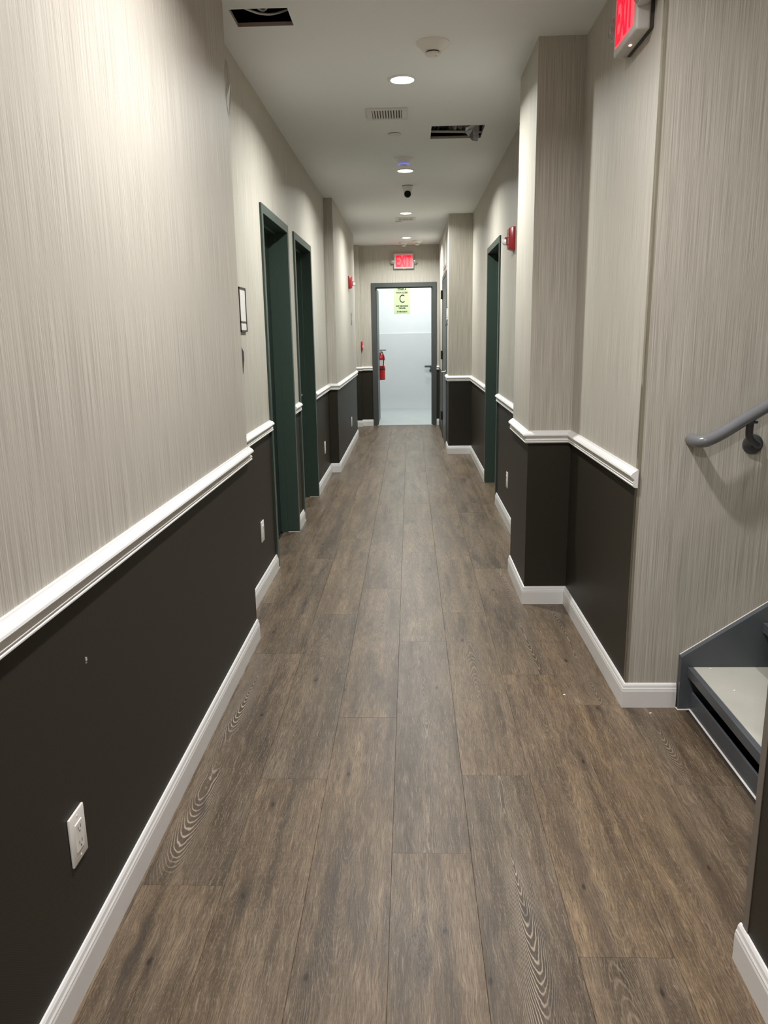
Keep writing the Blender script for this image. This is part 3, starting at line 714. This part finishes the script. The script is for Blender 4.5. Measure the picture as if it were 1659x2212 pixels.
def pull_station():
    o = thing('fire_pull_station', 'red fire alarm pull station on the left corner of the end wall', 'fire alarm', (-0.757, YJ+0.062, 1.245), 90)
    MB().box(-0.058, 0.058, -0.026, 0, -0.066, 0.066, 0.005).build('housing', 'alarm_red', o, True)
    MB().box(-0.045, 0.045, -0.034, -0.025, -0.03, 0.008, 0.003).build('pull_bar', 'print_white', o)
    text('lettering', 'FIRE', 0.026, 'print_white', o, (0, -0.0265, 0.036))
pull_station()
def extinguisher():
    o = thing('fire_extinguisher', 'red fire extinguisher on the stairwell wall, half hidden by the open door leaf', 'fire extinguisher', (-0.503, 13.42, 0.645))
    MB().lathe([(0.0, 0.0), (0.068, 0.002), (0.074, 0.012), (0.074, 0.36), (0.066, 0.40), (0.040, 0.435), (0.020, 0.445), (0.020, 0.462)], seg=32).build('cylinder', 'extinguisher_red', o, True)
    MB().lathe([(0.0746, 0.245), (0.0746, 0.34)], seg=32, cap=False).build('label', 'print_white', o, True)
    MB().lathe([(0.0752, 0.17), (0.0770, 0.172), (0.0770, 0.198), (0.0752, 0.20)], seg=32, cap=False).box(-0.156, -0.07, -0.02, 0.02, 0.165, 0.205).build('wall_bracket', 'black_plastic', o, True)
    v = MB().box(-0.018, 0.018, -0.018, 0.018, 0.46, 0.50, 0.004).build('valve', 'nickel', o)
    MB().box(-0.014, 0.095, -0.009, 0.009, 0.50, 0.512, 0.003).build('handle', 'black_plastic', v)
    MB().tube([(0.0, -0.018, 0.48), (0.03, -0.06, 0.475), (0.06, -0.085, 0.40), (0.05, -0.088, 0.28), (0.04, -0.085, 0.18)], 0.009, 10).build('hose', 'black_plastic', o, True)
    MB().lathe([(0.017, 0), (0.017, 0.012), (0.0, 0.013)], (0.0, -0.018, 0.48), 'Y', 16).build('gauge', 'print_white', v, True)
extinguisher()
def stair_sign():
    o = thing('stair_sign', 'pale green stair sign with a large C on the white wall beyond the door', 'sign', (-0.143, YW, 2.036))
    MB().box(-0.152, 0.152, -0.004, 0, -0.243, 0.243, 0.0015).build('plate', 'glow_paper', o)
    T = lambda s, z, size, sx=1.0, b=0.002: text('lettering', s, size, 'print_black', o, (0, -0.0045, z), (90, 0, 0), 0.0005, 'CENTER', sx, b)
    T('STAIR A', 0.203, 0.052, 0.9); T('ROOF ACCESS', 0.143, 0.038, 0.86); T('C', 0.024, 0.215, 0.72, 0.001)
    T('EXIT DISCHARGE', -0.103, 0.034, 0.85); T('THIS LEVEL', -0.142, 0.032, 0.85); T('B THROUGH R', -0.207, 0.037, 0.80)
stair_sign()

# ------------------------------------------------------------------ wall plates, signs, outlets
def outlet():
    o = thing('wall_outlet', 'white wall outlet low on the near left wall', 'outlet', (L1, 1.4625, 0.351), 90, 'white wall outlets')
    MB().box(-0.0365, 0.0365, -0.0065, 0, -0.059, 0.059, 0.003).build('plate', 'device_white', o, True)
    fc = MB().box(-0.0168, 0.0168, -0.0088, -0.004, -0.0335, 0.0335, 0.001).build('socket_face', 'device_white', o)
    for z in (0.0175, -0.0175):
        for x in (-0.0062, 0.0062): MB().box(x-0.001, x+0.001, -0.0091, -0.0086, z-0.001, z+0.007).build('slot', 'slot_dark', fc)
        MB().lathe([(0.0024, 0), (0.0024, 0.0006)], (0, -0.0086, z-0.0065), 'Y', 10).build('ground_hole', 'slot_dark', fc)
    for z in (0.048, -0.048): MB().lathe([(0.003, 0), (0.0025, 0.001), (0, 0.0012)], (0, -0.0064, z), 'Y', 10).build('screw', 'device_white', o)
    return o
ou = outlet()
G = 'white wall outlets'
copy_tree(ou, (L2, 4.152, 0.348), 90, 'white wall outlet in the dark wainscot before the first green door', G)
copy_tree(ou, (L2, 7.42, 0.346), 90, 'white wall outlet in the dark wainscot past the second green door', G)
copy_tree(ou, (L3, 9.78, 0.335), 90, 'white wall outlet low on the far left pilaster', G)
copy_tree(ou, (R3, 5.69, 0.336), -90, 'white wall outlet low on the right wall beside the pilaster', G)
def room_sign(label, loc, rz, W, H, fm='black_plastic'):
    o = thing('room_sign', label, 'sign', loc, rz)
    f = MB(); t = 0.009
    f.box(-W/2, W/2, -0.010, 0, H/2-t, H/2).box(-W/2, W/2, -0.010, 0, -H/2, -H/2+t).box(-W/2, -W/2+t, -0.010, 0, -H/2, H/2).box(W/2-t, W/2, -0.010, 0, -H/2, H/2)
    f.box(-W/2, W/2, -0.010, 0, -H*0.29, -H*0.29+0.006)
    f.build('frame', fm, o)
    MB().box(-W/2+t, W/2-t, -0.007, -0.001, -H/2+t, H/2-t).build('insert', 'sign_insert', o)
    return o
room_sign('black framed white room sign before the first green door', (L2, 3.935, 1.545), 90, 0.15, 0.215)
room_sign('small pale room sign on the wall by the grey flush door', (R4, 9.46, 1.64), -90, 0.10, 0.15, 'sign_insert')
o = thing('wall_plate', 'plain beige wall plate below the strobe on the far left pilaster', 'wall plate', (L3, 10.18, 1.615), 90)
MB().box(-0.05, 0.05, -0.006, 0, -0.075, 0.075, 0.002).build('plate', 'bead_metal', o)
MB().box(-0.012, 0.012, -0.009, -0.005, -0.02, 0.02, 0.001).build('button', 'device_white', o)
o = thing('access_panel', 'flat access panel on the wall above the grey flush door', 'access panel', (R4, 10.2, 2.43), -90)
MB().box(-0.36, 0.36, -0.006, 0, -0.21, 0.21, 0.002).build('frame', 'vent_white', o)
MB().box(-0.33, 0.33, -0.009, -0.005, -0.18, 0.18, 0.002).build('panel_door', 'ceiling_paint', o)
o = thing('wall_hook', 'small dark hook below the framed sign by the grey flush door', 'hook', (R4, 9.47, 1.52), -90)
MB().box(-0.01, 0.01, -0.004, 0, -0.018, 0.018, 0.001).build('plate', 'black_plastic', o)
MB().tube([(0, -0.003, 0.004), (0, -0.02, 0.0), (0, -0.026, -0.01), (0, -0.02, -0.018)], 0.003, 8).build('prong', 'black_plastic', o, True)

# ------------------------------------------------------------------ staircase
RI, RU, XN = 0.177, 0.262, 1.037
def stairs():
    o = thing('staircase', 'grey steel staircase with pale cement treads rising to the right', 'staircase', (XN, YN, 0))
    L = lambda x: x - XN
    W = YS - YN; n = 11
    for y0, y1 in ((W-0.030, W-0.0005), (0.0005, 0.030)):
        pts = [(L(1.012), 0), (L(1.012), 0.215), (L(1.012)+RU*(n+0.3), 0.215+RI*(n+0.3)), (L(1.012)+RU*(n+0.3), RI*n-0.12), (L(1.13), 0)]
        b = MB(); k = len(pts)
        b.poly([(x, y0, z) for x, z in pts] + [(x, y1, z) for x, z in pts], [tuple(range(k)), tuple(range(k, 2*k))[::-1]] + [(i, (i+1) % k, k+(i+1) % k, k+i) for i in range(k)])
        b.build('stringer', 'steel_grey', o)
    pan = fill = ris = None
    for s in range(n):
        dx, dz = RU*s, RI*s
        if pan is None:
            pan = MB().box(0, 0.020, 0.031, W-0.031, RI-0.038, RI-0.0005, 0.002).box(0.020, RU+0.05, 0.031, W-0.031, RI-0.038, RI-0.030).build('tread_pan', 'steel_grey', o)
            fill = MB().box(0.0202, RU+0.045, 0.0315, W-0.0315, RI-0.029, RI, 0.0015).build('tread', 'tread_cement', o)
            ris = MB().poly([(0.085, 0.031, 0.055), (0.085, W-0.031, 0.055), (0.060, W-0.031, RI-0.039), (0.060, 0.031, RI-0.039),
                             (0.090, 0.031, 0.055), (0.090, W-0.031, 0.055), (0.065, W-0.031, RI-0.039), (0.065, 0.031, RI-0.039)],
                            [(0, 1, 2, 3), (7, 6, 5, 4), (0, 4, 5, 1), (2, 6, 7, 3), (0, 3, 7, 4), (1, 5, 6, 2)]).build('riser', 'black_plastic', o)  # riser coloured black to paint in the shade under the nosing
        else:
            for p in (pan, fill, ris):
                c = p.copy(); COL.objects.link(c); c.location = (dx, 0, dz)
    MB().box(0.020, 0.028, 0.031, W-0.031, 0, 0.075, 0.001).build('kick_plate', 'steel_grey', o)
    MB().tube([(0.0185, 0.02, 0.0015), (0.0185, W*0.5, 0.002), (0.0185, W-0.031, 0.0015)], 0.0042, 8).tube([(0.0185, W-0.031, 0.0015), (L(1.010), W-0.032, 0.0015), (L(1.0095), W-0.015, 0.0015)], 0.003, 8).build('caulk_line', 'caulk', o)
    MB().tube([(L(1.013), W-0.004, 0.2155), (L(1.5), W-0.004, 0.2165+0.488*RI/RU)], 0.0022, 6).build('caulk_line', 'caulk', o)
    MB().box(RU*n, 3.5, 0.031, W-0.031, RI*n-0.04, RI*n+0.14).build('landing', 'tread_cement', o)
stairs()
def bracket(o, x, z, zr, xr):       # local: wall at y = 0, rail axis at y = -0.075
    r = MB().lathe([(0.036, 0), (0.036, 0.003), (0.034, 0.008), (0.024, 0.013), (0.010, 0.016), (0.0, 0.0165)], (x, 0, z), 'Y', 24).build('rosette', 'bracket_grey', o, True)
    MB().tube(bez([(x, -0.012, z), (x-0.002, -0.045, z+0.004), (xr+0.004, -0.070, z+0.035), (xr, -0.075, zr-0.015)], 6), 0.0125, 12).box(xr-0.022, xr+0.022, -0.088, -0.062, zr-0.026, zr-0.017, 0.003).build('arm', 'bracket_grey', r, True)
    MB().lathe([(0.005, 0.018), (0.005, 0.022), (0, 0.023)], (x+0.006, 0, z-0.002), 'Y', 10).build('screw', 'nickel', r, True)
def handrail():
    o = thing('handrail', 'grey tubular handrail on the wallpapered stair wall', 'handrail', (0.97, YS, 1.035))
    y = -0.075; sl = RI/RU*0.93
    core = [Vector((0.026, 0.0, 0.0)), Vector((0.026, -0.030, 0.0))] + bez([(0.027, -0.046, 0.0), (0.032, -0.062, 0.0), (0.044, -0.072, 0.002), (0.060, y, 0.007), (0.10, y, 0.027), (0.16, y, 0.066), (0.22, y, 0.066+0.06*sl), (0.28, y, 0.066+0.12*sl)], 6) + [Vector((3.0, y, 0.066+2.84*sl))]
    MB().tube(core, 0.0215, 20).build('rail', 'rail_grey', o, True)
    zr = 0.066+(0.196-0.16)*sl
    bracket(o, 0.243, -0.020, zr, 0.196)
    for k in (1, 2): bracket(o, 0.243+1.2*k, -0.020+1.2*k*sl, zr+1.2*k*sl, 0.196+1.2*k)
handrail()
def handrail_far():
    o = thing('handrail', 'dark grey handrail end on the white stairwell wall, seen through the open door', 'handrail', (0.285, YW-0.018, 0.80))
    MB().tube([(-0.004, -0.075, 0), (0, -0.075, 0), (0.9, -0.075, 0)], [0.014, 0.02, 0.02], 14).build('rail', 'frame_grey', o, True)
    bracket(o, 0.125, -0.085, 0.0, 0.115)
handrail_far()
# ------------------------------------------------------------------ crumbs of plaster
def crumb(x, y, z, s, label):
    b = bmesh.new(); bmesh.ops.create_icosphere(b, subdivisions=1, radius=s)
    for v in b.verts: v.co *= rnd.uniform(0.7, 1.2); v.co.z *= 0.45; v.co.x *= 1.5
    m = MB(); m.add(b); o = m.build('plaster_crumb', 'trim_white'); o.location = (x, y, z+s*0.4)
    tag(o, label, 'crumb', 'crumbs of plaster')
crumb(0.605, 2.84, 0, 0.0045, 'white plaster crumb on the floor near the pilaster baseboard')
crumb(0.90, 2.69, 0, 0.004, 'white plaster crumb on the floor by the stair stringer')
crumb(1.115, 2.70, RI, 0.0045, 'white plaster crumb at the wall end of the lowest tread')
crumb(1.13, 2.52, RI, 0.004, 'white plaster crumb in the middle of the lowest tread')
